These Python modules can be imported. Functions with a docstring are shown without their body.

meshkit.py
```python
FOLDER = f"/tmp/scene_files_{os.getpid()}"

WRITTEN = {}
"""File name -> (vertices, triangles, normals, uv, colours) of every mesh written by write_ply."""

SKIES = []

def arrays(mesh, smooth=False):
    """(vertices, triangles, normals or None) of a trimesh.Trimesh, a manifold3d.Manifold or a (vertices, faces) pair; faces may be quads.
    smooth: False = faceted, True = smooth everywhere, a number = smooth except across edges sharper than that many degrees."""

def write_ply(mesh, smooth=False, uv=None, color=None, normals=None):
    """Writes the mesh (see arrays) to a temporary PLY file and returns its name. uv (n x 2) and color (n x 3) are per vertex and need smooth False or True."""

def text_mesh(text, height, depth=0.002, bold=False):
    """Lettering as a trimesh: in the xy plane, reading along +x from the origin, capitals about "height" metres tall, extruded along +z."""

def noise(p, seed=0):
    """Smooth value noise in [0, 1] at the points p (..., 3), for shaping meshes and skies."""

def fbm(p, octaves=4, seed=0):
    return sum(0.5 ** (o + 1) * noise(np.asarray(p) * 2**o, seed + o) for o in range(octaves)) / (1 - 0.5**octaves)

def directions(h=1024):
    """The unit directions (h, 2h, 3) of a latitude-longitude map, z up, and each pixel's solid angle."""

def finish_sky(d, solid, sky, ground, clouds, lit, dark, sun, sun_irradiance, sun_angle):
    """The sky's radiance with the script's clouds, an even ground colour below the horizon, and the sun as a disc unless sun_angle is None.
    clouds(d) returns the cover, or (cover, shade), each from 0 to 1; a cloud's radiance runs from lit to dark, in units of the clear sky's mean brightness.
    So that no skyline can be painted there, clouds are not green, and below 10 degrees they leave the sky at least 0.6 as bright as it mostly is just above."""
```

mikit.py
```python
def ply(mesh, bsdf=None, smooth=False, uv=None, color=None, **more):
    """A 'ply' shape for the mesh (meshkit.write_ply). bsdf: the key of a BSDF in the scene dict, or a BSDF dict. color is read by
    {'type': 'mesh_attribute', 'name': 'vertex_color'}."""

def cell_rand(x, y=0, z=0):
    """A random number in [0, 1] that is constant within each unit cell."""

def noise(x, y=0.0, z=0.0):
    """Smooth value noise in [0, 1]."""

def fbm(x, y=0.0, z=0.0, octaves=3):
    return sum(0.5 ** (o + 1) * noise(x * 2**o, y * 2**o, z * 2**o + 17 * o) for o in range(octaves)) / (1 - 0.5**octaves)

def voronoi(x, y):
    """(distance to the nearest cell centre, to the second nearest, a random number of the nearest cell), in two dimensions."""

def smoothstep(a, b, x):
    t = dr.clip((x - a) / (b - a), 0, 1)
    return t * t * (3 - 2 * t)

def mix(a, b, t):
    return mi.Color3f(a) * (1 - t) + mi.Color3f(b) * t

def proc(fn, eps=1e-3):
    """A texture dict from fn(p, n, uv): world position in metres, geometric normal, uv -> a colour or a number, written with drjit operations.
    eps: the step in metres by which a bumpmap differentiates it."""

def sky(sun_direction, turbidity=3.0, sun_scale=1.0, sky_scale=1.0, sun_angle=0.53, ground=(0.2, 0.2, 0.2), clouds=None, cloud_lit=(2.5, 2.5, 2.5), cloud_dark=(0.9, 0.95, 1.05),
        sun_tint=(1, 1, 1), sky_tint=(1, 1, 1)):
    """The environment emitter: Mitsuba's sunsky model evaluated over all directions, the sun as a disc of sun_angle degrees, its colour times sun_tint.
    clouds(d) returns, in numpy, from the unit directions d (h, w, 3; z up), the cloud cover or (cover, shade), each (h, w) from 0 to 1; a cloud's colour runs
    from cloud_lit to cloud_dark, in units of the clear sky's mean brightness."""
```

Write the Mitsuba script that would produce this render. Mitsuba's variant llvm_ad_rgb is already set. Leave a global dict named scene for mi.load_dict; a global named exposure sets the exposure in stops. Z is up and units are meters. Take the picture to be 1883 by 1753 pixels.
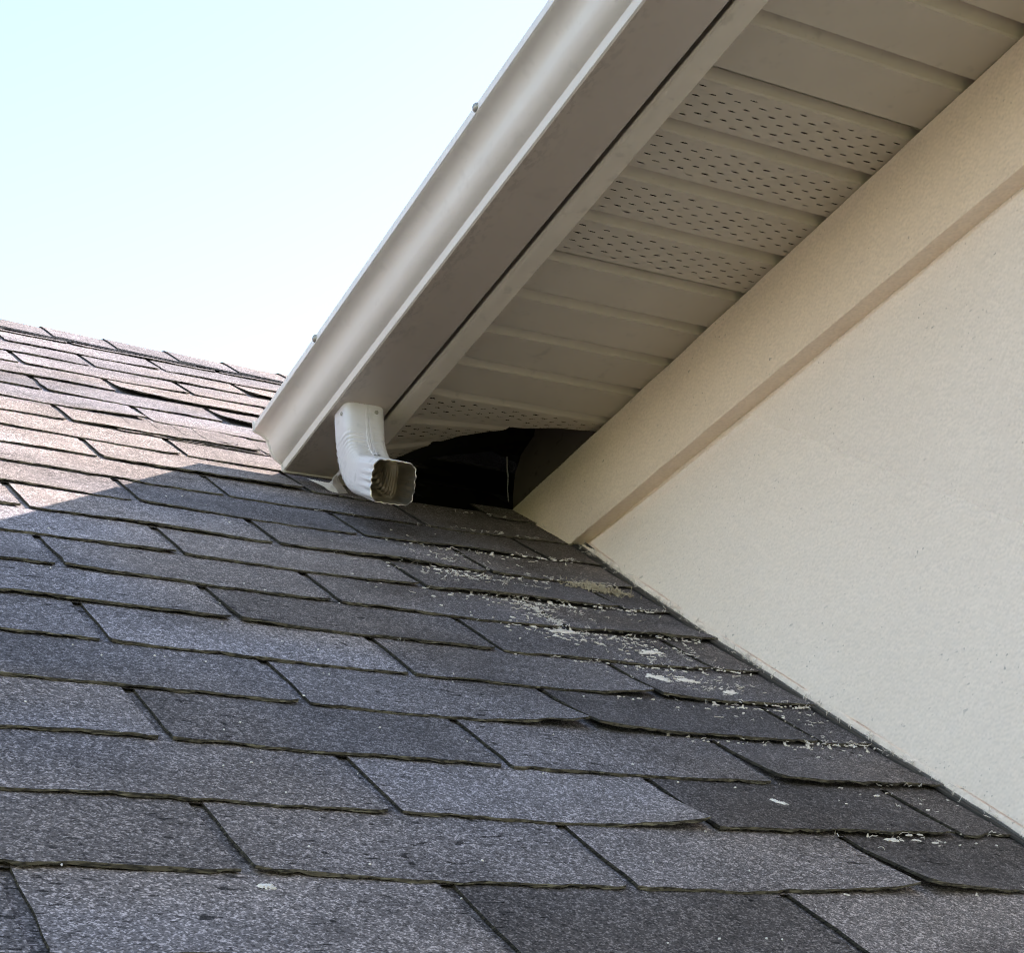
import math
import numpy as np
import drjit as dr
import mitsuba as mi
import trimesh
import shapely.geometry as sg
import shapely.ops
import mikit
import meshkit

scene, labels = {}, {}

# ------------------------------------------------------------------ camera (metres, z up, camera at the origin)
RIGHT = np.array([0.82954329, -0.54895896, -0.10247922])
DOWN = np.array([0.07420485, 0.29023809, -0.95407311])
FWD = np.array([0.55349035, 0.78384049, 0.28150047])
CAM = np.eye(4)
CAM[:3, 0], CAM[:3, 1], CAM[:3, 2] = -RIGHT, -DOWN, FWD
scene['camera'] = {'type': 'perspective', 'fov': 2 * math.degrees(math.atan(941.5 / 3102.94)), 'fov_axis': 'x',
                   'principal_point_offset_x': -(1234.467 - 941.5) / 1883, 'principal_point_offset_y': -(1333.805 - 876.5) / 1753,
                   'near_clip': 0.05, 'far_clip': 5000.0, 'to_world': mi.ScalarTransform4f(CAM.tolist())}

# ------------------------------------------------------------------ light
PHI, TH, S0 = 0.05219056, 0.65750206, 0.58347343      # eave yaw, roof pitch, height of the camera above the roof
RV = np.array([math.cos(PHI), -math.sin(PHI), 0.0])   # across the eave, towards the house
EV = np.array([math.sin(PHI), math.cos(PHI), 0.0])    # along the eave
UP = np.array([0, 0, 1.0])
SUN = 1.08 * RV + 0.05 * EV + UP


scene['sky'] = mikit.sky(SUN.tolist(), turbidity=2.0, sun_scale=0.69, sky_scale=1.0, ground=(0.16, 0.15, 0.13), sky_tint=(1.36, 0.97, 0.69), sun_tint=(1.0, 1.06, 1.26))
exposure = 4.30

# ------------------------------------------------------------------ materials
mix, fbm, noise, smoothstep, voronoi, cell_rand = mikit.mix, mikit.fbm, mikit.noise, mikit.smoothstep, mikit.voronoi, mikit.cell_rand
NR = np.array([0, -math.sin(TH), math.cos(TH)])
CT, ST = math.cos(TH), math.sin(TH)


def roof_coords(p):
    return p.x, p.y * CT + (p.z + S0) * ST


def shingle_color(p, n, uv):
    x, s = roof_coords(p)
    tone = uv.x
    g1 = cell_rand(x * 800, s * 800, 1)
    g2 = noise(x * 640, s * 640, 3)
    g3 = noise(x * 330, s * 330, 9)
    big = fbm(x * 6, s * 9, 2, 3)
    mid = fbm(x * 30, s * 40, 6, 2)
    grain = 0.40 * g1 + 0.42 * g2 + 0.33 * g3            # about 0..1.15
    light = smoothstep(0.60, 0.92, grain)
    dark = smoothstep(0.52, 0.26, grain)
    base = mix((0.130, 0.117, 0.124), (0.41, 0.366, 0.385), light * (0.75 + 0.25 * smoothstep(0.3, 0.7, g1)))
    base = base * (1 - 0.58 * dark)
    hue = fbm(x * 3.1 + 7, s * 4.3, 4, 2)
    base = base * mix((1.06, 1.01, 0.95), (0.95, 0.98, 1.05), smoothstep(0.3, 0.7, hue))
    base = base * ((1 + 1.30 * (tone - 1)) * (0.46 + 0.74 * big + 0.30 * mid))
    scuff = smoothstep(0.86, 0.93, noise(x * 85 + 3 * mid, s * 240, 12)) * smoothstep(0.55, 0.7, noise(x * 9, s * 9, 31))
    base = base * (1 - 0.75 * scuff)
    # dirt washed down from the nest by the wall
    d = smoothstep(0.30, 0.0, dr.sqrt(dr.square((x - 1.16) * 1.0) + dr.square((s - 2.75) * 0.55)) + 0.16 * (fbm(x * 14, s * 14, 5) - 0.5))
    base = mix(base, mi.Color3f(0.045, 0.038, 0.030) * (0.6 + 0.9 * g2), 0.75 * d)
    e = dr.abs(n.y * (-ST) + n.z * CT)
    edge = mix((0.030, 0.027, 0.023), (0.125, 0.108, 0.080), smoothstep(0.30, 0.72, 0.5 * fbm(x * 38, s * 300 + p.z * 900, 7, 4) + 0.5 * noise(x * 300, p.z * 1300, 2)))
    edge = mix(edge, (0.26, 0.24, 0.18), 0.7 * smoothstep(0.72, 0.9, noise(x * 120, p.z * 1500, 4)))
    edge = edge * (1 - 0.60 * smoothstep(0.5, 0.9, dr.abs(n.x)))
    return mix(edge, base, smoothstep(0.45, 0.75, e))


def stucco_color(p, n, uv):
    a = fbm(p.x * 5, p.y * 5, p.z * 5)
    b = noise(p.x * 350, p.y * 350, p.z * 350)
    spots = smoothstep(0.84, 0.95, noise(p.x * 210, p.y * 210, p.z * 210)) * smoothstep(0.35, 0.8, noise(p.x * 31, p.y * 31, p.z * 31 + 3))
    c = mix((0.825, 0.718, 0.652), (0.87, 0.768, 0.707), a) * (0.90 + 0.16 * b)
    hr = p.y * (-ST) + (p.z + S0) * CT                   # splash dirt just above the roof
    splash = smoothstep(0.07, 0.005, hr + 0.03 * (fbm(p.x * 20, p.y * 20, p.z * 20) - 0.5)) * smoothstep(0.80, 0.92, noise(p.x * 300, p.y * 300, p.z * 300 + 9)) * smoothstep(0.45, 0.65, fbm(p.x * 12, p.y * 12, p.z * 12 + 5))
    return c * (1 - 0.35 * spots) * (1 - 0.45 * splash)


def band_color(p, n, uv):
    return stucco_color(p, n, uv) * mi.Color3f(0.96, 0.90, 0.81)  # beige tint that also carries the warm bounce under the soffit


def stucco_bump(p, n, uv):
    return 0.6 * noise(p.x * 260, p.y * 260, p.z * 260) + 0.4 * noise(p.x * 520, p.y * 520, p.z * 520) + 1.2 * fbm(p.x * 40, p.y * 40, p.z * 40)


def paint(c, dirt, scale=1.0):
    def fn(p, n, uv):
        a = fbm(p.x * 11 * scale, p.y * 11 * scale, p.z * 11 * scale)
        b = smoothstep(0.62, 0.85, fbm(p.x * 55, p.y * 55, p.z * 55 + 2, 4))
        s = smoothstep(0.86, 0.93, noise(p.x * 210, p.y * 210, p.z * 210))
        return mi.Color3f(c) * (0.95 + 0.10 * a) * (1 - dirt * b) * (1 - 0.45 * dirt * s)
    return fn


def two(b):
    return {'type': 'twosided', 'bsdf': b}


def principled(col, rough, **k):
    return two({'type': 'principled', 'base_color': mikit.proc(col) if callable(col) else {'type': 'rgb', 'value': list(col)}, 'roughness': rough, **k})


def gutter_color(p, n, uv):
    c = paint((0.60, 0.565, 0.545), 0.06)(p, n, uv)
    # mildew line along the front edge of the gutter's flat bottom
    r = p.x * RV[0] + p.y * RV[1]
    a = p.x * EV[0] + p.y * EV[1]
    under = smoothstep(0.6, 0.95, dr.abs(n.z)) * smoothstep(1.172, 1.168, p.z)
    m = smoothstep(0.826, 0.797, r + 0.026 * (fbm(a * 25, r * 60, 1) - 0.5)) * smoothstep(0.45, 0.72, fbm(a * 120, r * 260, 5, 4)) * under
    c = c * mix((1, 1, 1), (0.72, 0.64, 0.56), under)  # tints the whole flat bottom darker and browner
    return c * (1 - 0.15 * m)


scene['shingle_bsdf'] = principled(shingle_color, 0.93, specular=0.25)
scene['stucco_bsdf'] = two({'type': 'bumpmap', 'bump_texture': mikit.proc(stucco_bump, 4e-4), 'scale': 0.0009,
                            'bsdf': {'type': 'principled', 'base_color': mikit.proc(stucco_color), 'roughness': 0.95, 'specular': 0.2}})
scene['band_bsdf'] = two({'type': 'bumpmap', 'bump_texture': mikit.proc(stucco_bump, 4e-4), 'scale': 0.0009,
                          'bsdf': {'type': 'principled', 'base_color': mikit.proc(band_color), 'roughness': 0.95, 'specular': 0.2}})
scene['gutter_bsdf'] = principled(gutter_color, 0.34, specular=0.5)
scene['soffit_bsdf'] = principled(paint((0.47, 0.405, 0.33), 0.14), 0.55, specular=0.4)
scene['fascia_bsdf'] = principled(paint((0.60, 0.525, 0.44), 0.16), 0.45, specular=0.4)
scene['elbow_bsdf'] = principled(paint((0.57, 0.545, 0.57), 0.16), 0.38, specular=0.5)
scene['bare_metal_bsdf'] = principled(paint((0.60, 0.55, 0.48), 0.5, 2.0), 0.2, metallic=0.9)
scene['screw_bsdf'] = principled(paint((0.30, 0.29, 0.27), 0.2), 0.45, metallic=0.5)
scene['dark_metal_bsdf'] = principled(paint((0.035, 0.032, 0.030), 0.4, 3.0), 0.7)
scene['edge_metal_bsdf'] = principled(paint((0.12, 0.115, 0.11), 0.6, 4.0), 0.5, metallic=0.3)
scene['black_wood_bsdf'] = principled(paint((0.17, 0.135, 0.11), 0.4, 2.0), 0.9)
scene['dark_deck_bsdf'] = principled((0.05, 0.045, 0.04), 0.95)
scene['white_flake_bsdf'] = principled(paint((0.70, 0.655, 0.63), 0.35, 6.0), 0.9)
scene['straw_bsdf'] = principled(paint((0.42, 0.36, 0.27), 0.5, 6.0), 0.9)
scene['thread_bsdf'] = principled((0.58, 0.53, 0.50), 0.8)
scene['ground_bsdf'] = principled(lambda p, n, uv: mix((0.05, 0.07, 0.03), (0.11, 0.12, 0.06), fbm(p.x * 0.7, p.y * 0.7, 1, 4)), 0.95)

# ------------------------------------------------------------------ helpers
counts = {}


def fresh(key):
    k = counts.get(key, 0)
    counts[key] = k + 1
    return key if k == 0 else '%s_%03d' % (key, k)


def put(name, mesh, bsdf, parent=None, smooth=False, uv=None, label=None, category=None, group=None, kind=None):
    key = fresh((parent + '__' if parent else '') + name)
    scene[key] = mikit.ply(mesh, bsdf, smooth=smooth, uv=uv)
    tag(key, label, category, group, kind)
    return key


def tag(key, label=None, category=None, group=None, kind=None):
    d = {k: v for k, v in (('label', label), ('category', category), ('group', group), ('kind', kind)) if v}
    if d:
        labels[key] = d


def W(q):
    """Eave frame (across, along, up) to world."""
    q = np.asarray(q, float)
    return q[..., :1] * RV + q[..., 1:2] * EV + q[..., 2:3] * UP


def RF(x, s, h=0.0):
    """Roof frame (along the courses, up the slope, off the roof) to world."""
    x, s, h = np.broadcast_arrays(np.asarray(x, float), np.asarray(s, float), np.asarray(h, float))
    return np.stack([x, s * CT - h * ST, s * ST + h * CT - S0], -1)


def grid_faces(nu, nv, flip=False):
    i, j = np.meshgrid(np.arange(nu - 1), np.arange(nv - 1), indexing='ij')
    a = (i * nv + j).ravel(); b = a + nv; c = b + 1; d = a + 1
    f = np.stack([a, b, c, d], 1)
    return f[:, ::-1] if flip else f


def tri(f):
    f = np.asarray(f)
    return np.vstack([f[:, [0, 1, 2]], f[:, [0, 2, 3]]]) if f.shape[1] == 4 else f


def join(parts):
    vs, fs, n = [], [], 0
    for v, f in parts:
        vs.append(np.asarray(v, float)); fs.append(tri(np.asarray(f)) + n); n += len(v)
    return np.vstack(vs), np.vstack(fs)


def extrude(profile, y0, y1, closed=True, ny=2, caps=True, wob=0.0, seed=0):
    """A profile of (across, up) points swept along the eave."""
    pr = np.asarray(profile, float)
    ys = np.linspace(y0, y1, ny)
    rng = np.random.default_rng(seed)
    v = np.empty((ny, len(pr), 3))
    v[..., 0], v[..., 1], v[..., 2] = pr[None, :, 0], ys[:, None], pr[None, :, 1]
    if wob:
        k = np.convolve(rng.normal(0, wob, ny + 6), np.ones(3) / 3, 'same')[3:3 + ny]
        v[..., 2] += k[:, None] * 0.6
        v[..., 0] += np.convolve(rng.normal(0, wob, ny + 6), np.ones(3) / 3, 'same')[3:3 + ny, None] * 0.6
    f = grid_faces(ny, len(pr))
    if closed:
        m = len(pr)
        a = np.arange(ny - 1) * m
        f = np.vstack([f, np.stack([a + m - 1, a + 2 * m - 1, a + m, a], 1)])
    parts = [(v.reshape(-1, 3), f)]
    if closed and caps:
        poly = sg.Polygon(pr)
        pv, pf = trimesh.creation.triangulate_polygon(poly, engine='earcut')
        for y in (y0, y1):
            parts.append((np.stack([pv[:, 0], np.full(len(pv), y), pv[:, 1]], 1), pf))
    v, f = join(parts)
    return W(v), f


def thicken(line, t):
    """A closed outline from an open polyline, t thick."""
    line = np.asarray(line, float)
    d = np.gradient(line, axis=0)
    nrm = np.stack([-d[:, 1], d[:, 0]], 1)
    nrm /= np.linalg.norm(nrm, axis=1, keepdims=True)
    return np.vstack([line, (line + nrm * t)[::-1]])


def box(c, h):
    return trimesh.creation.box(extents=np.asarray(h) * 2).apply_translation(c)


def eave_box(lo, hi):
    m = trimesh.creation.box(bounds=[lo, hi])
    return W(np.array(m.vertices)), np.array(m.faces)


# ------------------------------------------------------------------ ground
g = 3000.0
put('ground', (np.array([[-g, -g, -5.2], [g, -g, -5.2], [g, g, -5.2], [-g, g, -5.2]]), np.array([[0, 1, 2, 3]])), 'ground_bsdf', kind='structure')

# ------------------------------------------------------------------ lower shingle roof
EXP, TAB, S00, NK = 0.127, 0.3048, 1.36725, 20
S_RIDGE = 4.076
T = 0.0035
SLOT = 0.011


def bow(x, k):
    """How far a course line strays from straight (the real courses sag a little and kick up at the wall)."""
    xl = 0.24 + 0.022 * max(min(k, 20), 0)
    t = np.clip((np.asarray(x, float) - xl) / (1.26 - xl), -0.3, 1.2)
    f = 1.0 if k < 12 else max(0.0, 1 - (k - 12) / 5)
    o = 0.06 * np.clip(1 - t / 0.25, 0, 1.6) - 0.055 * np.sin(np.pi * np.clip((t - 0.2) / 0.62, 0, 1)) + 0.14 * np.clip((t - 0.8) / 0.2, 0, 1.2) ** 1.6
    return EXP * o * f


def joint(k):
    return 0.098 + 0.0054 * k if k % 2 == 0 else 0.250 + 0.0058 * k


def rf_quad(x0, x1, s0, s1, h):
    return RF([x0, x1, x1, x0], [s0, s0, s1, s1], h), np.array([[0, 1, 2, 3]])


# the deck is open under the eave, where animals have got in
DECK = [(-6, 1.03, -1.2, S_RIDGE), (1.03, 2.2, -1.2, 2.765), (1.03, 2.2, 3.30, S_RIDGE), (1.03, 1.16, 3.018, 3.30), (1.16, 1.29, 3.145, 3.30)]
put('shingle_roof', join([rf_quad(*r, h) for r in DECK for h in (-0.03, -0.05)] +
                         [(np.vstack([RF([-6, 2.2], [S_RIDGE] * 2, -0.03), RF([2.2, -6], [S_RIDGE] * 2, -0.03) + np.array([0, 4.0, -4.0 * math.tan(TH)])]), np.array([[0, 1, 2, 3]]))]),
    'dark_deck_bsdf', label='weathered grey asphalt shingle roof sloping up to the ridge at upper left', category='roof')
c8 = np.vstack([RF([0.98, 1.5, 1.5, 0.98], [2.70, 2.70, 3.36, 3.36], h) for h in (-0.051, -0.6)])  # box added below the deck opening so no light comes up through it
put('dark_cavity_box', (c8, np.array([[4, 5, 6, 7], [0, 1, 5, 4], [1, 2, 6, 5], [2, 3, 7, 6], [3, 0, 4, 7]])), 'dark_deck_bsdf', 'shingle_roof', label='dark box added below the roof opening under the eave to keep it black')
OPEN = {11: 1.035, 12: 1.035, 13: 1.16, 14: 1.29}

rs = np.random.default_rng(11)
DARK = {(-1, 2): 0.66, (-1, 3): 1.08, (-1, 1): 1.15, (-1, 0): 0.92, (0, 1): 0.84, (0, 2): 0.93, (0, 3): 1.0, (0, 4): 0.62, (1, 1): 0.95, (1, 2): 1.05, (1, 3): 0.60, (1, 0): 0.86,
        (2, 1): 1.1, (2, 2): 0.70, (2, 3): 0.88, (2, 4): 0.72, (3, 0): 0.82, (3, 1): 0.78, (3, 2): 0.86, (3, 3): 0.62, (4, 1): 0.95, (4, 2): 1.12, (4, 3): 0.86, (4, 4): 0.75,
        (5, 1): 1.08, (5, 0): 1.05, (5, 2): 0.68, (5, 3): 0.75, (6, 1): 0.95, (6, 2): 0.90, (6, 3): 0.82, (6, 4): 0.75, (7, 1): 1.02, (7, 2): 0.95, (7, 3): 0.72, (8, 2): 1.05, (8, 3): 0.86, (8, 4): 0.78,
        (9, 1): 0.84, (9, 2): 0.80, (9, 3): 0.74, (10, 2): 0.95, (10, 3): 0.86, (10, 4): 0.74, (11, 2): 0.95, (11, 3): 0.8,
        (1, 4): 0.62, (3, 4): 0.64, (5, 4): 0.68, (7, 4): 0.66, (9, 4): 0.68, (2, 5): 0.66, (4, 5): 0.7, (6, 5): 0.7, (8, 5): 0.7, (0, 5): 0.66}
# lifted corners (left, right) and mid-edge lift in metres, by course and tab
LIFT = {(16, 3): (0.007, 0.001, 0.004), (18, 4): (0.006, 0.002, 0.004), (13, 2): (0.001, 0.005, 0.004), (15, 3): (0.008, 0.001, 0.004), (14, 2): (0.0, 0.006, 0.0), (11, 2): (0.001, 0.005, 0.004),
        (0, 3): (0.0, 0.009, 0.0), (0, 4): (0.012, 0.0, 0.002), (1, 2): (0.0, 0.010, 0.0), (1, 3): (0.003, 0.004, 0.004), (3, 2): (0.0, 0.011, 0.0), (3, 3): (0.008, 0.003, 0.004),
        (2, 4): (0.009, 0.004, 0.005), (4, 3): (0.0, 0.008, 0.0), (4, 4): (0.005, 0.004, 0.003), (7, 3): (0.001, 0.004, 0.006), (6, 4): (0.001, 0.003, 0.007), (8, 3): (0.001, 0.002, 0.004), (9, 3): (0.0, 0.002, 0.004)}


def slab(x0, x1, k, tone, lift=(0, 0, 0), rng=None, nx=30, ns=5, over=1.16, t=T, skip_top=False):
    """One shingle tab: a bent, slightly ragged slab that runs up under the course above it."""
    rng = rng or rs
    u = np.linspace(0, 1, nx)
    v = np.array([0, 0.06, 0.2, 0.45, 0.75, over])[:ns + 1]
    X0 = x0 + (x1 - x0) * u
    rag = np.convolve(rng.normal(0, 0.0014, nx + 4), [0.2, 0.9, 0.2], 'same')[2:-2]
    U, V = np.meshgrid(u, v, indexing='ij')
    X = x0 + (x1 - x0) * U
    s = S00 + k * EXP + bow(X, k) * (1 - V) + bow(X, k + 1) * V + V * EXP
    s[:, 0] += rag
    s[:, 1] += rag * 0.5
    X[0] += rng.normal(0, 0.0008, len(v)); X[-1] += rng.normal(0, 0.0008, len(v))
    # soft corners
    s[0, 0] += 0.0025; s[-1, 0] += 0.0025
    fall = np.clip(1 - V / 0.95, 0, 1) ** 1.6
    h = t * (1 - V) + fall * (lift[0] * np.clip(1 - U / 0.45, 0, 1) ** 1.5 + lift[1] * np.clip((U - 0.55) / 0.45, 0, 1) ** 1.5 + lift[2] * np.sin(np.pi * U) ** 1.3)
    h = h + fall * 0.0007 * np.sin(U * rng.uniform(5, 11) + rng.uniform(0, 6))
    thick = np.full(X.shape, t * 0.80)
    thick[:, :2] *= (1 + 0.35 * np.clip(rng.normal(size=nx), -1.2, 1.2))[:, None]
    top = RF(X, s, h); bot = RF(X, s, h - np.minimum(thick, t * 1.05))
    nv = len(v); N = nx * nv
    P = np.vstack([top.reshape(-1, 3), bot.reshape(-1, 3)])
    F = [grid_faces(nx, nv), grid_faces(nx, nv, True) + N]
    e = np.arange(nx - 1) * nv
    F.append(np.stack([e, e + N, e + nv + N, e + nv], 1))               # butt
    a = np.arange(nv - 1)
    F.append(np.stack([a + 1, a + 1 + N, a + N, a], 1))                    # left edge
    a = a + (nx - 1) * nv
    F.append(np.stack([a, a + N, a + 1 + N, a + 1], 1))                    # right edge
    F = tri(np.vstack(F))
    V3 = P[F].reshape(-1, 3)                                              # faceted, so that each side has its own normal
    U2 = np.concatenate([X.ravel(), X.ravel()])[F].ravel(); S2 = np.concatenate([s.ravel(), s.ravel()])[F].ravel()
    uv = np.stack([np.full(len(V3), tone) + 1e-4 * U2, S2 + 1e-4 * np.tile([0, 1, 2], len(F))], 1)
    return V3, np.arange(len(V3)).reshape(-1, 3), uv


far_parts, far_uv = [], []
for k in range(-7, NK + 1):
    j0 = joint(k)
    # the uncut upper part of the strip below, seen through the slots
    xs = np.linspace(-2.4, OPEN.get(k, 1.6), 41)
    vv = np.array([0.0, 0.5, 1.2])
    XX, VV = np.meshgrid(xs, vv, indexing='ij')
    sl = S00 + k * EXP + bow(XX, k) * (1 - VV) + bow(XX, k + 1) * VV + VV * EXP
    put('underlay', (RF(XX, sl, -(T if k < 9 else 0.0028) * VV - 0.0004).reshape(-1, 3), grid_faces(41, 3)), 'shingle_bsdf', 'shingle_roof',
        uv=np.stack([0.85 + 1e-4 * XX.ravel(), sl.ravel()], 1))
    for m in range(-8, 5):
        x0 = j0 + (m - 1) * TAB + SLOT / 2
        x1 = j0 + m * TAB - SLOT / 2
        if k < 2 and x1 > 1.45:
            x1 = 1.45
        if x0 > 1.5:
            continue
        x1 = min(x1, OPEN.get(k, 1.5))
        over = 1.45 if k == 10 and m > 3 else 1.16
        if k == 11 and m == 4:
            x0, x1, over = 1.25, 1.45, 0.80
        if x1 - x0 < 0.02:
            continue
        tone = DARK.get((k, m), None) or float(np.clip(rs.normal(0.97, 0.13), 0.7, 1.2))
        if k >= 10:
            tone = 0.9 + 0.5 * (tone - 0.9)
        lift = LIFT.get((k, m), tuple(abs(rs.normal(0, 0.0015 if k < 10 else 0.0006)) for _ in range(3)))
        v, f, uv = slab(x0, x1, k, tone, lift, over=over, t=T if k < 9 else 0.0028)
        if -2 <= k and x1 > 0.10 + 0.02 * k:
            put('shingle', (v, f), 'shingle_bsdf', 'shingle_roof', uv=uv)
        else:
            far_parts.append((v, f)); far_uv.append(uv)
v, f = join(far_parts)
put('shingle_field', (v, f), 'shingle_bsdf', 'shingle_roof', uv=np.vstack(far_uv), kind='stuff')

# the torn, layered butt of one course next to the gutter's end
for i in range(5):
    xa, xb = 0.70 + 0.035 * i + rs.uniform(0, 0.02), 0.945 - 0.012 * i
    v, f, uv = slab(xa, xb, 13, 0.95, (0.0004 * i, 0.0010 * i, 0.0008 * i), nx=34, over=1.10, t=0.0014)
    v = v + RF(0, 0.005 * i - 0.006, 0.0005 * i + 0.0009) - RF(0, 0, 0)
    put('torn_shingle', (v, f), 'shingle_bsdf', 'shingle_roof', uv=uv, label='frayed layer of a torn shingle beside the gutter end' if i == 0 else None)

# ridge caps: bent pieces that straddle the ridge
def ridge_piece(x0, x1, lift):
    prof_t = np.linspace(-1, 1, 11)
    xs = np.linspace(x0, x1, 9)
    P = []
    tops = []
    for off in (0.0, -0.004):
        V = np.empty((9, 11, 3))
        for i, x in enumerate(xs):
            up = lift * (1 - (x - x0) / (x1 - x0)) + 0.0065 + off
            for j, tt in enumerate(prof_t):
                a = abs(tt) * 0.158
                r = 0.02
                yy = math.copysign(a, tt)
                # rounded apex
                d = math.sqrt(yy * yy + r * r) - r * 0.15
                V[i, j] = [x, yy * CT, -d * ST]
            V[i, :, 2] += up
        base = RF(0, S_RIDGE, 0)
        V += np.array([0, base[1], base[2]])
        P.append(V.reshape(-1, 3))
    n = 99
    F = [grid_faces(9, 11), grid_faces(9, 11, True) + n]
    j = np.arange(10)
    F.append(np.stack([j + 1, j + 1 + n, j + n, j], 1)); F.append(np.stack([j + 88, j + 88 + n, j + 89 + n, j + 89], 1))
    i = np.arange(8) * 11
    F.append(np.stack([i, i + n, i + 11 + n, i + 11], 1)); F.append(np.stack([i + 21, i + 21 + n, i + 10 + n, i + 10], 1))
    V = np.vstack(P); F = tri(np.vstack(F))
    V3 = V[F].reshape(-1, 3)
    return V3, np.arange(len(V3)).reshape(-1, 3)


for m in range(-12, 8):
    x0 = 0.79 + m * 0.1275
    v, f = ridge_piece(x0 - 0.004, x0 + 0.1275 + 0.030, 0.0045)
    tone = float(np.clip(rs.normal(0.86, 0.05), 0.75, 1.0))
    put('ridge_cap', (v, f), 'shingle_bsdf', 'shingle_roof', uv=np.stack([tone + 1e-4 * v[:, 0], v[:, 2] + 1e-4 * np.tile([0, 1, 2], len(f))], 1))

# ------------------------------------------------------------------ stucco wall with its frieze band
XW, XF, ZS = 1.242, 1.214, 1.187
Y0, Y1 = -3.0, 4.2


def foot(y):
    """How far out the stucco flares at its foot, just above the shingles."""
    return np.interp(y, [1.0, 1.55, 1.80, 2.00, 2.17, 2.4], [1.1965, 1.1975, 1.2025, 1.2150, 1.2330, 1.240])


def foot_ribbon(rows, s0=-0.5, s1=2.22, n=110, jit=0.0, seed=0):
    """A ribbon that follows the roof along the foot of the wall: rows of (offset from the foot or an absolute plane, height over the roof)."""
    rng = np.random.default_rng(seed)
    ys = np.linspace(s0, s1, n)
    xf = foot(ys)
    V = []
    for x, h in rows:
        xx = xf + x if abs(x) < 0.1 else np.full(n, x) if x > 1 else xf
        q = W(np.stack([xx, ys, np.zeros(n)], 1))
        z = q[:, 1] * math.tan(TH) - S0 + h / CT + rng.normal(0, jit, n)
        V.append(np.stack([q[:, 0], q[:, 1], z], 1))
    V = np.stack(V, 1)
    return V.reshape(-1, 3), grid_faces(n, len(rows))


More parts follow.
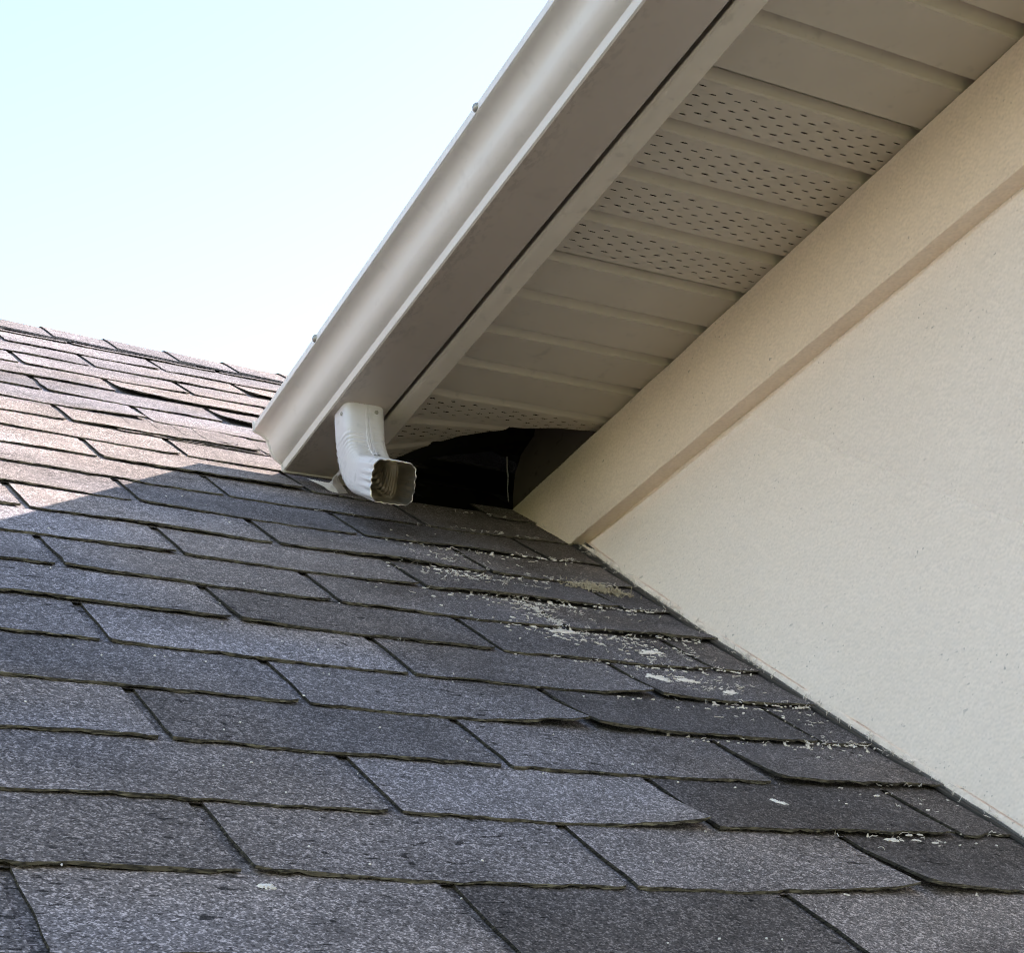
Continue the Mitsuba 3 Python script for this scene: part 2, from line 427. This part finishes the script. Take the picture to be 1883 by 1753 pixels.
# the stucco flares out a little at its foot; a crack runs along just above the bottom edge
ys = np.linspace(-0.5, 2.17, 330)
rc = np.random.default_rng(9)
crack = 0.0045 * np.clip(np.convolve(rc.normal(0.5, 0.9, len(ys)), np.ones(9) / 9, 'same') * 1.6, 0, 1)
room = (1.0440 - (W(np.stack([np.full(len(ys), 1.23), ys, 0 * ys], 1))[:, 1] * math.tan(TH) - S0)) * CT   # height under the band
top = np.clip(np.minimum(0.30, room), 0.012, None)
rows_ = []
for h, inset in ((0.0035, 0), (0.0125, 0), (0.0127, 1), (0.0145, 1), (0.0147, 0), (0.05, 0), (0.09, 0), (0.14, 0), (0.20, 0), (0.26, 0), (0.30, 0)):
    hh = h if h < 0.02 else 0.0147 + (top - 0.0147) * (h - 0.0147) / (0.30 - 0.0147)
    fl_ = np.clip(1 - (hh - 0.0035) / np.maximum(top - 0.0035, 1e-3), 0, 1) ** 1.5
    x = XW + 0.0005 - 0.0012 * (h < 0.30) - (XW - foot(ys)) * fl_ + inset * crack
    q = W(np.stack([x, ys, np.zeros(len(ys))], 1))
    rows_.append(np.stack([q[:, 0], q[:, 1], q[:, 1] * math.tan(TH) - S0 + hh / CT], 1))
skirt = (np.stack(rows_, 1).reshape(-1, 3), grid_faces(len(ys), len(rows_)))
wall = eave_box([XW, Y0, -5.2], [7.0, Y1, 1.2])
put('stucco_wall', join([wall, skirt]), 'stucco_bsdf', label='cream sand-finish stucco wall rising from the shingles under the eave', category='wall')
fr = [(XF + 0.001, 1.0445), (XF, 1.047), (XF, 1.1835), (XF + 0.0015, 1.1855), (XW + 0.004, 1.1855), (XW + 0.004, 1.0445)]
put('frieze_board', extrude(fr, Y0, 3.0, ny=360, wob=0.0009, seed=3), 'band_bsdf', 'stucco_wall', label='raised cream band along the top of the stucco wall under the soffit')
sh = [(Y0, 1.2), (2.41, 1.2), (2.405, 1.235), (2.39, 1.27), (2.36, 1.295), (2.31, 1.305), (2.25, 1.40), (2.25, 1.52), (Y0, 1.52)]
pv, pf = trimesh.creation.triangulate_polygon(sg.Polygon(sh), engine='earcut')
put('sheathing', join([(W(np.stack([np.full(len(pv), x), pv[:, 0], pv[:, 1]], 1)), pf) for x in (XW + 0.001, XW + 0.012)]), 'black_wood_bsdf', 'stucco_wall', label='dark bare sheathing showing above the band in the eave gap')

# metal flashing where the wall meets the roof, and the stop bead of the stucco
fl = join([foot_ribbon([(-0.0130, 0.0020), (-0.0130, 0.0050), (0.004, 0.0056), (0.0045, 0.012)], jit=0.0004, seed=1, s1=2.33)])
put('wall_flashing', fl, 'dark_metal_bsdf', label='dark metal flashing strip along the foot of the stucco wall', category='flashing')
put('hem', foot_ribbon([(-0.0065, 0.0050), (-0.0063, 0.0072), (-0.0045, 0.0072)], jit=0.0007, seed=5), 'edge_metal_bsdf', 'wall_flashing')

# ------------------------------------------------------------------ upper roof (its underside closes the eave)
slope = 0.64
up_prof = [(0.873, 1.246), (4.0, 1.246 + slope * 3.127), (7.2, 1.246), (7.2, 1.225), (4.0, 1.225 + slope * 3.127), (0.873, 1.225)]
v, f = extrude(up_prof, Y0 - 0.3, 4.4)
put('upper_roof', (v, f), 'shingle_bsdf', uv=np.stack([0.9 + 1e-4 * v[:, 0], v[:, 1] + 1e-3 * v[:, 2]], 1), label='roof of the upper storey above the gutter and soffit', category='roof')
put('decking', extrude([(0.880, 1.224), (4.0, 1.224 + slope * 3.12), (7.19, 1.224), (7.19, 1.214), (4.0, 1.214 + slope * 3.12), (0.880, 1.214)], Y0 - 0.29, 4.39), 'dark_deck_bsdf', 'upper_roof')
gable = [(1.3, 1.2), (7.0, 1.2), (4.0, 1.2 + slope * 3.0)]
put('gable', join([extrude(gable, y, y + 0.02) for y in (Y0 + 0.02, Y1 - 0.02)]), 'stucco_bsdf', 'upper_roof')

# ------------------------------------------------------------------ gutter
lipz = 1.238
ogee = [(0.7560, 1.2360), (0.7535, lipz), (0.7508, 1.2365), (0.7505, 1.2265), (0.7530, 1.2250), (0.7575, 1.2236), (0.7630, 1.2208), (0.7680, 1.2165), (0.7715, 1.2110), (0.7735, 1.2050),
        (0.7748, 1.1990), (0.7765, 1.1930), (0.7795, 1.1875), (0.7835, 1.1828), (0.7880, 1.1795), (0.7915, 1.1775), (0.7926, 1.1765), (0.7942, 1.1660), (0.7955, 1.1650),
        (0.8722, 1.1650), (0.8732, 1.1660), (0.8732, 1.2440)]
GE = 2.290
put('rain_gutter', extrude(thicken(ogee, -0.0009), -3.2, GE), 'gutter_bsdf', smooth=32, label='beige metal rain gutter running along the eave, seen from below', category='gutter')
cap = np.vstack([[(0.7508, lipz + 0.001)], ogee[2:-1], [(0.8732, lipz + 0.001)]])
flange = np.array(sg.Polygon(cap).buffer(0.0028, join_style=2).exterior.coords)[:-1]
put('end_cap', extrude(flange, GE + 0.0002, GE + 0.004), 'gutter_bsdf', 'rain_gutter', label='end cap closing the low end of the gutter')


def knob(c, axis, r, depth, n=18):
    """A round pan head: centre, outward axis."""
    axis = np.asarray(axis, float) / np.linalg.norm(axis)
    a = np.cross(axis, [0.3, 0.9, 0.2]); a /= np.linalg.norm(a); b = np.cross(axis, a)
    prof = [(0.0, depth), (r * 0.45, depth * 0.97), (r * 0.8, depth * 0.7), (r, depth * 0.25), (r, -depth * 0.3)]
    V, F = [], []
    th = np.linspace(0, 2 * np.pi, n, endpoint=False)
    for rr, dd in prof:
        V.append(c + axis * dd + rr * (np.cos(th)[:, None] * a + np.sin(th)[:, None] * b))
    V = np.vstack(V)
    for i in range(len(prof) - 1):
        k = np.arange(n); k2 = (k + 1) % n
        F.append(np.stack([i * n + k, i * n + n + k, i * n + n + k2, i * n + k2], 1))
    return V, tri(np.vstack(F))


for y in (0.914, 1.4616, 2.009):
    put('hanger_screw', knob(W([0.7506, y, 1.2325]), -RV + 0.25 * UP, 0.0058, 0.0048), 'screw_bsdf', 'rain_gutter', smooth=40)

# ------------------------------------------------------------------ fascia cover
fa = [(0.9000, 1.240), (0.9000, 1.1720), (0.8835, 1.1705), (0.8815, 1.1690), (0.8812, 1.1675), (0.8825, 1.1655), (0.8850, 1.1643), (0.8890, 1.1637), (0.9085, 1.1630), (0.9098, 1.1640), (0.9098, 1.19), (0.905, 1.19), (0.905, 1.240)]
put('fascia_board', extrude(fa, -3.2, 2.36), 'fascia_bsdf', smooth=25, label='beige metal fascia strip between the gutter and the soffit', category='fascia')

# ------------------------------------------------------------------ soffit
BAY = 0.0951
XA, XB = 0.9060, 1.2380
Z = ZS


def slit(cx, cy, L=0.0108, w=0.0021):
    t = np.linspace(0, 2 * np.pi, 8, endpoint=False)
    return sg.Polygon(np.stack([cx + 0.5 * L * np.cos(t) * (0.75 + 0.25 * np.abs(np.cos(t))), cy + 0.5 * w * np.sin(t)], 1))


def slit_rows(y0, rng, x0=XA, x1=XB):
    out = []
    for r in range(7):
        cy = y0 + 0.0335 + r * 0.0086
        for c in range(12):
            cx = x0 - 0.004 + (c + 0.5 * (r % 2)) * 0.0337 + 0.0006 * r
            if x0 + 0.004 < cx < x1 - 0.006:
                out.append(slit(cx + rng.normal(0, 0.0005), cy + rng.normal(0, 0.0003), 0.0108 + rng.normal(0, 0.0005), 0.0021 + rng.normal(0, 0.0002)))
    return out


def bay(y0, perf, first, rng):
    """One bay of a soffit panel: a groove, then a flat, with lanced slits when perforated."""
    d = 0.0155 if first else 0.0145
    groove = [(0.0024 if first else 0.0, 0.0), (0.0032, d * 0.9), (0.0052, d), (0.0085, d), (0.0105, d * 0.93), (0.0205, 0.0012), (0.0235, 0.0)]
    pts = np.array(groove)
    V = np.stack([np.repeat([[XA, XB]], len(pts), 0), np.repeat(y0 + pts[:, :1], 2, 1), np.repeat(Z + pts[:, 1:], 2, 1)], -1)
    parts = [(V.reshape(-1, 3), grid_faces(len(pts), 2))]
    end = y0 + BAY
    poly = sg.box(XA, y0 + 0.0235, XB, end)
    if perf:
        poly = poly.difference(shapely.ops.unary_union(slit_rows(y0, rng)))
    pv, pf = trimesh.creation.triangulate_polygon(poly, engine='earcut')
    parts.append((np.column_stack([pv, np.full(len(pv), Z)]), pf))
    return parts


rq = np.random.default_rng(5)
Ystart = 2.0057
root = 'eave_soffit'
labels[root] = {'label': 'taupe metal soffit of grooved and perforated panels under the overhang', 'category': 'soffit'}
for i in range(0, 13):
    y0 = Ystart - 4 * BAY * (i + 1)
    perf = i % 2 == 1
    parts = []
    for b in range(4):
        parts += bay(y0 + b * BAY, perf, b == 0, rq)
    v, f = join(parts)
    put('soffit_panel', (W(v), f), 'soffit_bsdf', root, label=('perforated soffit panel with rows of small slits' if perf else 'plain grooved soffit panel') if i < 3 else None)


def tear(x):
    px = [0.90, 0.93, 0.96, 1.0, 1.04, 1.08, 1.12, 1.16, 1.2038, 1.215]
    py = [2.345, 2.33, 2.29, 2.225, 2.165, 2.128, 2.100, 2.078, 2.071, 2.069]
    return np.interp(x, px, py)


def torn_panel():
    nx, ny = 157, 230
    xs = np.linspace(XA, XB, nx); ys = Ystart + np.linspace(0, 0.345, ny)
    X, Y = np.meshgrid(xs, ys, indexing='ij')
    loc = np.mod(Y - Ystart, BAY)
    zr = np.interp(loc, [0, 0.0024, 0.0032, 0.0052, 0.0085, 0.0105, 0.0205, 0.0235, BAY], [0, 0, 0.0108, 0.012, 0.012, 0.0112, 0.0012, 0, 0])
    lift = 0.06 * np.clip((Y - Ystart) / BAY, 0, None) ** 1.85 * np.clip(X - 0.93, 0, None)
    Zz = Z + zr * 0.95 + lift
    cxm, cym = 0.5 * (X[:-1, :-1] + X[1:, 1:]), 0.5 * (Y[:-1, :-1] + Y[1:, 1:])
    jag = 0.004 * meshkit.noise(np.stack([cxm.ravel() * 60, cym.ravel() * 25, 0 * cxm.ravel()], 1)).reshape(cxm.shape) if hasattr(meshkit, 'noise') else 0
    keep = cym < tear(cxm) + jag
    hole = np.zeros_like(keep)
    for b in range(4):
        for sl in slit_rows(Ystart + b * BAY, rq):
            x0, y0, x1, y1 = sl.bounds
            cx, cy = 0.5 * (x0 + x1), 0.5 * (y0 + y1)
            hole |= ((np.abs(cxm - cx) / 0.0048) ** 2 + (np.abs(cym - cy) / 0.00135) ** 2) < 1
    F = grid_faces(nx, ny)[(keep & ~hole).ravel()]
    V = np.stack([X, Y, Zz], -1).reshape(-1, 3)
    used, inv = np.unique(F, return_inverse=True)
    return W(V[used]), inv.reshape(F.shape)


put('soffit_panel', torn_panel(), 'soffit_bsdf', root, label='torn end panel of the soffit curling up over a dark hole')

# ------------------------------------------------------------------ downspout elbow
EA, EB = 0.0305, 0.0290                       # half sizes across and along the eave
EC = np.array([0.8350, 2.0765, 1.1655])
L1, RB, ANG, L2 = 0.045, 0.090, math.radians(60), 0.076


def elbow_path(s):
    """Centre and frame of the elbow at arc length s, in the eave frame; the outlet points down the roof."""
    if s < L1:
        return EC + [0, 0, -s], 0.0
    a = (s - L1) / RB
    if a < ANG:
        return EC + [0, -RB * (1 - math.cos(a)), -L1 - RB * math.sin(a)], a
    d = s - L1 - RB * ANG
    return EC + [0, -RB * (1 - math.cos(ANG)) - d * math.sin(ANG), -L1 - RB * math.sin(ANG) - d * math.cos(ANG)], ANG


def elbow_shell(inset, s0=0.0, ns=240, npr=168, amp=0.050):
    LT = L1 + RB * ANG + L2
    th = np.linspace(0, 2 * np.pi, npr, endpoint=False)
    n = 5.0
    c, s_ = np.cos(th), np.sin(th)
    rr = (np.abs(c) ** n + np.abs(s_) ** n) ** (-1 / n)
    V = np.empty((ns, npr, 3))
    for i, s in enumerate(np.linspace(s0, LT, ns)):
        ctr, a = elbow_path(s)
        t1 = np.clip((s - L1 + 0.008) / 0.012, 0, 1) * np.clip((L1 + RB * ANG + 0.02 - s) / 0.015, 0, 1)
        ring = 1.0 - amp * t1 * (0.5 + 0.5 * np.cos(2 * np.pi * (s - L1) / 0.0095)) * (0.55 + 0.45 * np.abs(s_))
        t2 = np.clip((s - (LT - 0.062)) / 0.05, 0, 1)
        flute = 1.0 + t2 * (0.020 * np.cos(20 * th + 0.6) + 0.030)
        x = rr * c * (EA - inset) * ring * flute
        y = rr * s_ * (EB - inset) * ring * flute
        V[i, :, 0] = ctr[0] + x
        V[i, :, 1] = ctr[1] + y * math.cos(a)
        V[i, :, 2] = ctr[2] - y * math.sin(a) * 1.0
        # ragged cut at the mouth
        if i == ns - 1:
            cut = 0.0018 * np.sin(th * 3 + 1) + 0.0012 * np.sin(th * 11)
            V[i, :, 1] -= cut * math.sin(a); V[i, :, 2] -= cut * math.cos(a)
    V = V.reshape(-1, 3)
    i, j = np.meshgrid(np.arange(ns - 1), np.arange(npr), indexing='ij')
    a = (i * npr + j).ravel(); b = (i * npr + (j + 1) % npr).ravel()
    F = np.stack([a, a + npr, b + npr, b], 1)
    return V, F


v, f = elbow_shell(0.0)
put('downspout_elbow', (W(v), tri(f)), 'elbow_bsdf', smooth=True, label='short white metal downspout elbow with an open crimped mouth below the gutter', category='downspout')
v, f = elbow_shell(0.0011, amp=0.115)
v2 = elbow_shell(0.0)[0]
n0 = len(v); m = 168
rim = np.arange(m); rim2 = (rim + 1) % m
vv = np.vstack([v, v2[-m:]])
ff = np.vstack([f, np.stack([n0 - m + rim, n0 + rim, n0 + rim2, n0 - m + rim2], 1)])
put('lining', (W(vv), tri(ff)), 'bare_metal_bsdf', 'downspout_elbow', smooth=40, label='dull bare metal inside of the elbow with curved flutes')


def seam():
    """The lock seam down the elbow's front face."""
    V = []
    ss = np.linspace(0.002, L1 + RB * ANG * 0.85, 60)
    prof = [(-0.0052, -0.001), (-0.0050, 0.0018), (-0.0022, 0.0020), (-0.0020, -0.001), (0.0002, -0.001), (0.0004, 0.0024), (0.0046, 0.0022), (0.0048, -0.001)]
    for s in ss:
        ctr, a = elbow_path(s)
        for dx, d in prof:
            y = -(EB - 0.0006 + d)
            V.append([ctr[0] + 0.0035 + dx, ctr[1] + y * math.cos(a), ctr[2] - y * math.sin(a)])
    return W(np.array(V)), grid_faces(60, len(prof))


put('seam', seam(), 'elbow_bsdf', 'downspout_elbow')
put('screw', knob(W([EC[0] + 0.0155, EC[1] - EB - 0.0003, 1.1535]), -EV, 0.0030, 0.0016), 'screw_bsdf', 'downspout_elbow', smooth=40)
put('screw', knob(W([EC[0] - EA - 0.0003, EC[1] - 0.012, 1.1520]), -RV, 0.0030, 0.0016), 'screw_bsdf', 'downspout_elbow', smooth=40)

# ------------------------------------------------------------------ bent scrap of flashing under the gutter's end
sc = np.array([[0.8160, 2.2500, 1.1360], [0.8503, 2.2500, 1.1338], [0.8560, 2.2520, 1.1390], [0.8575, 2.2460, 1.1450], [0.8640, 2.2500, 1.1490], [0.8755, 2.2620, 1.1400], [0.8830, 2.2580, 1.1250], [0.8640, 2.2430, 1.1125], [0.8455, 2.2430, 1.1180], [0.8400, 2.2440, 1.1235], [0.8520, 2.2400, 1.1285]])
sf = [[0, 1, 10], [0, 10, 9], [1, 2, 10], [2, 3, 10], [3, 4, 5], [3, 5, 10], [10, 5, 6], [10, 6, 7], [10, 7, 8], [10, 8, 9]]
sf = np.array(sf)
put('flashing_scrap', join([(W(sc), sf), (W(sc + [0.0, 0.0012, 0.0006]), sf[:, ::-1])]), 'elbow_bsdf', label='bent pale scrap of metal flashing behind the downspout elbow', category='flashing')

# ------------------------------------------------------------------ things hanging in the eave gap
def strip(pts, w, seed=0):
    pts = np.asarray(pts, float)
    V = []
    for i, p in enumerate(pts):
        for k in range(5):
            a = 2 * np.pi * k / 5
            V.append(p + [w * math.cos(a), w * math.sin(a), 0])
    i, j = np.meshgrid(np.arange(len(pts) - 1), np.arange(5), indexing='ij')
    a = (i * 5 + j).ravel(); b = (i * 5 + (j + 1) % 5).ravel()
    return W(np.array(V)), np.stack([a, b, b + 5, a + 5], 1)


put('torn_strip', join([strip([[1.225, 2.380, 1.296], [1.224, 2.381, 1.276], [1.227, 2.386, 1.262]], 0.0013), strip([[1.227, 2.386, 1.262], [1.228, 2.394, 1.240], [1.232, 2.402, 1.222]], 0.0009)]),
    'thread_bsdf', label='thin pale strip hanging in the dark eave gap', category='strip')

# ------------------------------------------------------------------ droppings, flakes and nesting straw by the wall
rd = np.random.default_rng(21)


def roof_h(x, s):
    """Height of the shingle surface over the roof plane."""
    k = np.floor((s - S00) / EXP)
    v = (s - S00) / EXP - k
    return T * (1 - v)


def blob(x, s, lx, ls, ang, h=0.0012, n=11, rng=rd):
    th = np.linspace(0, 2 * np.pi, n, endpoint=False)
    r = 1 + 0.35 * rng.normal(size=n) * 0.7
    r = np.clip(r, 0.45, 1.7)
    px, ps = lx * r * np.cos(th), ls * r * np.sin(th)
    qx, qs = x + px * math.cos(ang) - ps * math.sin(ang), s + px * math.sin(ang) + ps * math.cos(ang)
    hh = roof_h(x, s) + 0.0006
    ring0 = RF(qx, qs, np.maximum(roof_h(qx, qs), hh - 0.001) + 0.0002)
    ring1 = RF(x + (qx - x) * 0.75, s + (qs - s) * 0.75, hh + h)
    c = RF(x, s, hh + h * 1.1)[None]
    V = np.vstack([ring0, ring1, c])
    k = np.arange(n); k2 = (k + 1) % n
    F = np.vstack([np.stack([k, k2, k2 + n], 1), np.stack([k, k2 + n, k + n], 1), np.stack([k + n, k2 + n, np.full(n, 2 * n)], 1)])
    return V, F


def fibre(x, s, L, ang, w=0.0006, lift=0.002, rng=rd):
    n = 4
    t = np.linspace(-0.5, 0.5, n)
    bend = rng.normal(0, 0.25)
    px = x + L * t * math.cos(ang) - L * bend * t * t * math.sin(ang)
    ps = s + L * t * math.sin(ang) + L * bend * t * t * math.cos(ang)
    h = roof_h(x, s) + w + lift * np.abs(rng.normal(size=n)) * 0.7
    c = RF(px, ps, h)
    nx, nsn = -math.sin(ang), math.cos(ang)
    o1 = RF(nx * w, nsn * w, 0) - RF(0, 0, 0); o2 = RF(-nx * w, -nsn * w, 0) - RF(0, 0, 0); o3 = NR * w * 1.4
    V = np.stack([c + o1, c + o3, c + o2], 1).reshape(-1, 3)
    F = []
    for i in range(n - 1):
        for j in range(3):
            a, b = i * 3 + j, i * 3 + (j + 1) % 3
            F.append([a, b, b + 3, a + 3])
    return V, np.array(F)


BIG = [(1.134, 2.062, 0.017, 0.0065, 0.1, 'broad white bird dropping, second highest of the large ones near the wall'), (1.078, 1.950, 0.017, 0.0075, -0.7, 'white bird dropping at the left of the row of three below the broad one'),
       (1.118, 1.955, 0.016, 0.005, -0.15, 'narrow white bird dropping in the middle of the row of three'), (1.160, 1.915, 0.015, 0.009, 0.2, 'clotted white bird dropping at the right of the row of three, nearest the wall'),
       (1.036, 2.118, 0.018, 0.006, 0.1, 'ragged white bird dropping, highest of the large ones, at the lower edge of a shingle'), (0.990, 1.567, 0.009, 0.0035, -0.8, 'lone small white bird dropping on a dark shingle low on the roof'),
       (1.073, 1.488, 0.0075, 0.0035, 0.0, 'small white bird dropping nearest the lower right corner'), (0.409, 1.352, 0.006, 0.0028, 0.1, 'single white fleck at the foot of a shingle, lower left')]
for x, s, a, b, ang, lab in BIG:
    parts = [blob(x, s, a, b, ang, n=15)] + [blob(x + rd.normal(0, a * 0.9), s + rd.normal(0, b * 1.1), a * 0.3 * rd.uniform(0.5, 1.2), b * 0.45 * rd.uniform(0.5, 1.2), ang + rd.normal(0, 0.5)) for _ in range(6 if a > 0.01 else 2)]
    put('bird_dropping', join(parts), 'white_flake_bsdf', label=lab, category='bird dropping', group='bird droppings on the shingles by the wall')

parts = []
CL = [(1.014, 2.328, 0.035, 0.020, 60), (1.030, 2.257, 0.030, 0.022, 60), (1.00, 2.386, 0.030, 0.030, 30), (1.036, 2.20, 0.010, 0.035, 34), (1.05, 2.105, 0.035, 0.018, 46), (1.134, 2.062, 0.03, 0.015, 30),
      (1.12, 1.945, 0.04, 0.014, 40), (1.19, 1.918, 0.03, 0.014, 30), (1.10, 2.20, 0.06, 0.05, 60), (1.15, 2.10, 0.06, 0.05, 40), (1.2, 2.0, 0.03, 0.06, 30), (1.09, 1.757, 0.04, 0.006, 16), (1.09, 1.50, 0.03, 0.012, 14),
      (1.18, 1.80, 0.05, 0.04, 24), (1.15, 1.62, 0.06, 0.07, 22), (1.02, 2.45, 0.06, 0.05, 26), (0.95, 2.30, 0.05, 0.06, 14), (1.1, 1.43, 0.06, 0.04, 10)]
for x, s, sx, ss, n in CL:
    for _ in range(int(n * 1.35)):
        a = rd.uniform(0.0006, 0.0019) * (1.8 if rd.random() < 0.12 else 1)
        parts.append(blob(x + rd.normal(0, 1.35 * sx), s + rd.normal(0, 1.35 * ss), a * rd.uniform(1.0, 2.2), a * rd.uniform(0.4, 0.8), rd.normal(0, 0.4), h=0.0006, n=7))
for k in range(3, 10):                    # flecks lodged along the course edges
    for _ in range(40):
        a = rd.uniform(0.0006, 0.0020)
        x = 1.26 - abs(rd.normal(0, 0.13))
        parts.append(blob(x, S00 + k * EXP + float(bow(x, k)) - abs(rd.normal(0, 0.006)) - 0.001, a * rd.uniform(1.0, 2.4), a * 0.6, rd.normal(0, 0.3), h=0.0007, n=7))
for _ in range(150):                      # stray flecks over the roof
    a = rd.uniform(0.0006, 0.0014)
    parts.append(blob(rd.uniform(0.2, 1.25), rd.uniform(1.2, 2.6), a, a * 0.7, rd.uniform(0, 3), h=0.0006, n=6))
put('dropping_flecks', join(parts), 'white_flake_bsdf', label='scatter of tiny white flecks on the shingles along the wall', category='flecks', kind='stuff')

parts = []
for k in range(0, 12):                    # fibres caught on the butt edges
    s = S00 + k * EXP
    for _ in range(26 if 3 <= k <= 10 else 11):
        x = 1.28 - abs(rd.normal(0, 0.16 if k > 4 else 0.12))
        parts.append(fibre(x, s + float(bow(x, k)) + rd.normal(0.001, 0.003), rd.uniform(0.003, 0.010), rd.normal(0, 0.7), rd.uniform(0.00025, 0.0006), 0.003))
for _ in range(230):                      # along the flashing
    y = rd.uniform(1.0, 2.3)
    q = W([float(foot(y)) - 0.003 + abs(rd.normal(0, 0.008)) * rd.choice([-1, 1], p=[0.75, 0.25]), y, 0.0])
    s = q[1] / CT
    parts.append((fibre(q[0], s, rd.uniform(0.003, 0.012), rd.uniform(0, 3.1), rd.uniform(0.0003, 0.0006), 0.006)[0] + NR * 0.004, fibre(0, 0, 0.01, 0)[1]))
for x, s, sx, ss, n in CL:
    for _ in range(n // 2):
        parts.append(fibre(x + rd.normal(0, sx * 1.2), s + rd.normal(0, ss * 1.2), rd.uniform(0.003, 0.012), rd.normal(0, 0.6), rd.uniform(0.0003, 0.0006)))
for _ in range(90):                       # a line of fibres down one slot
    t = rd.uniform(0, 1)
    parts.append(fibre(1.040 - 0.004 * t + rd.normal(0, 0.003), 2.225 - 0.11 * t, rd.uniform(0.003, 0.010), rd.normal(1.5, 0.5), 0.0005))
put('pale_fibres', join(parts), 'thread_bsdf', label='pale nesting fibres caught on shingle edges and the wall flashing', category='fibres', kind='stuff')
parts = []
for _ in range(170):
    t = rd.normal(0, 1)
    parts.append(fibre(1.222 + 0.020 * t + rd.normal(0, 0.008), 2.366 - 0.007 * t + rd.normal(0, 0.011), rd.uniform(0.004, 0.013), rd.normal(0, 0.9), rd.uniform(0.0004, 0.0009), 0.006))
put('nest_straw', join(parts), 'straw_bsdf', label='clump of tan nest straw on the shingles below the eave gap', category='straw', kind='stuff')
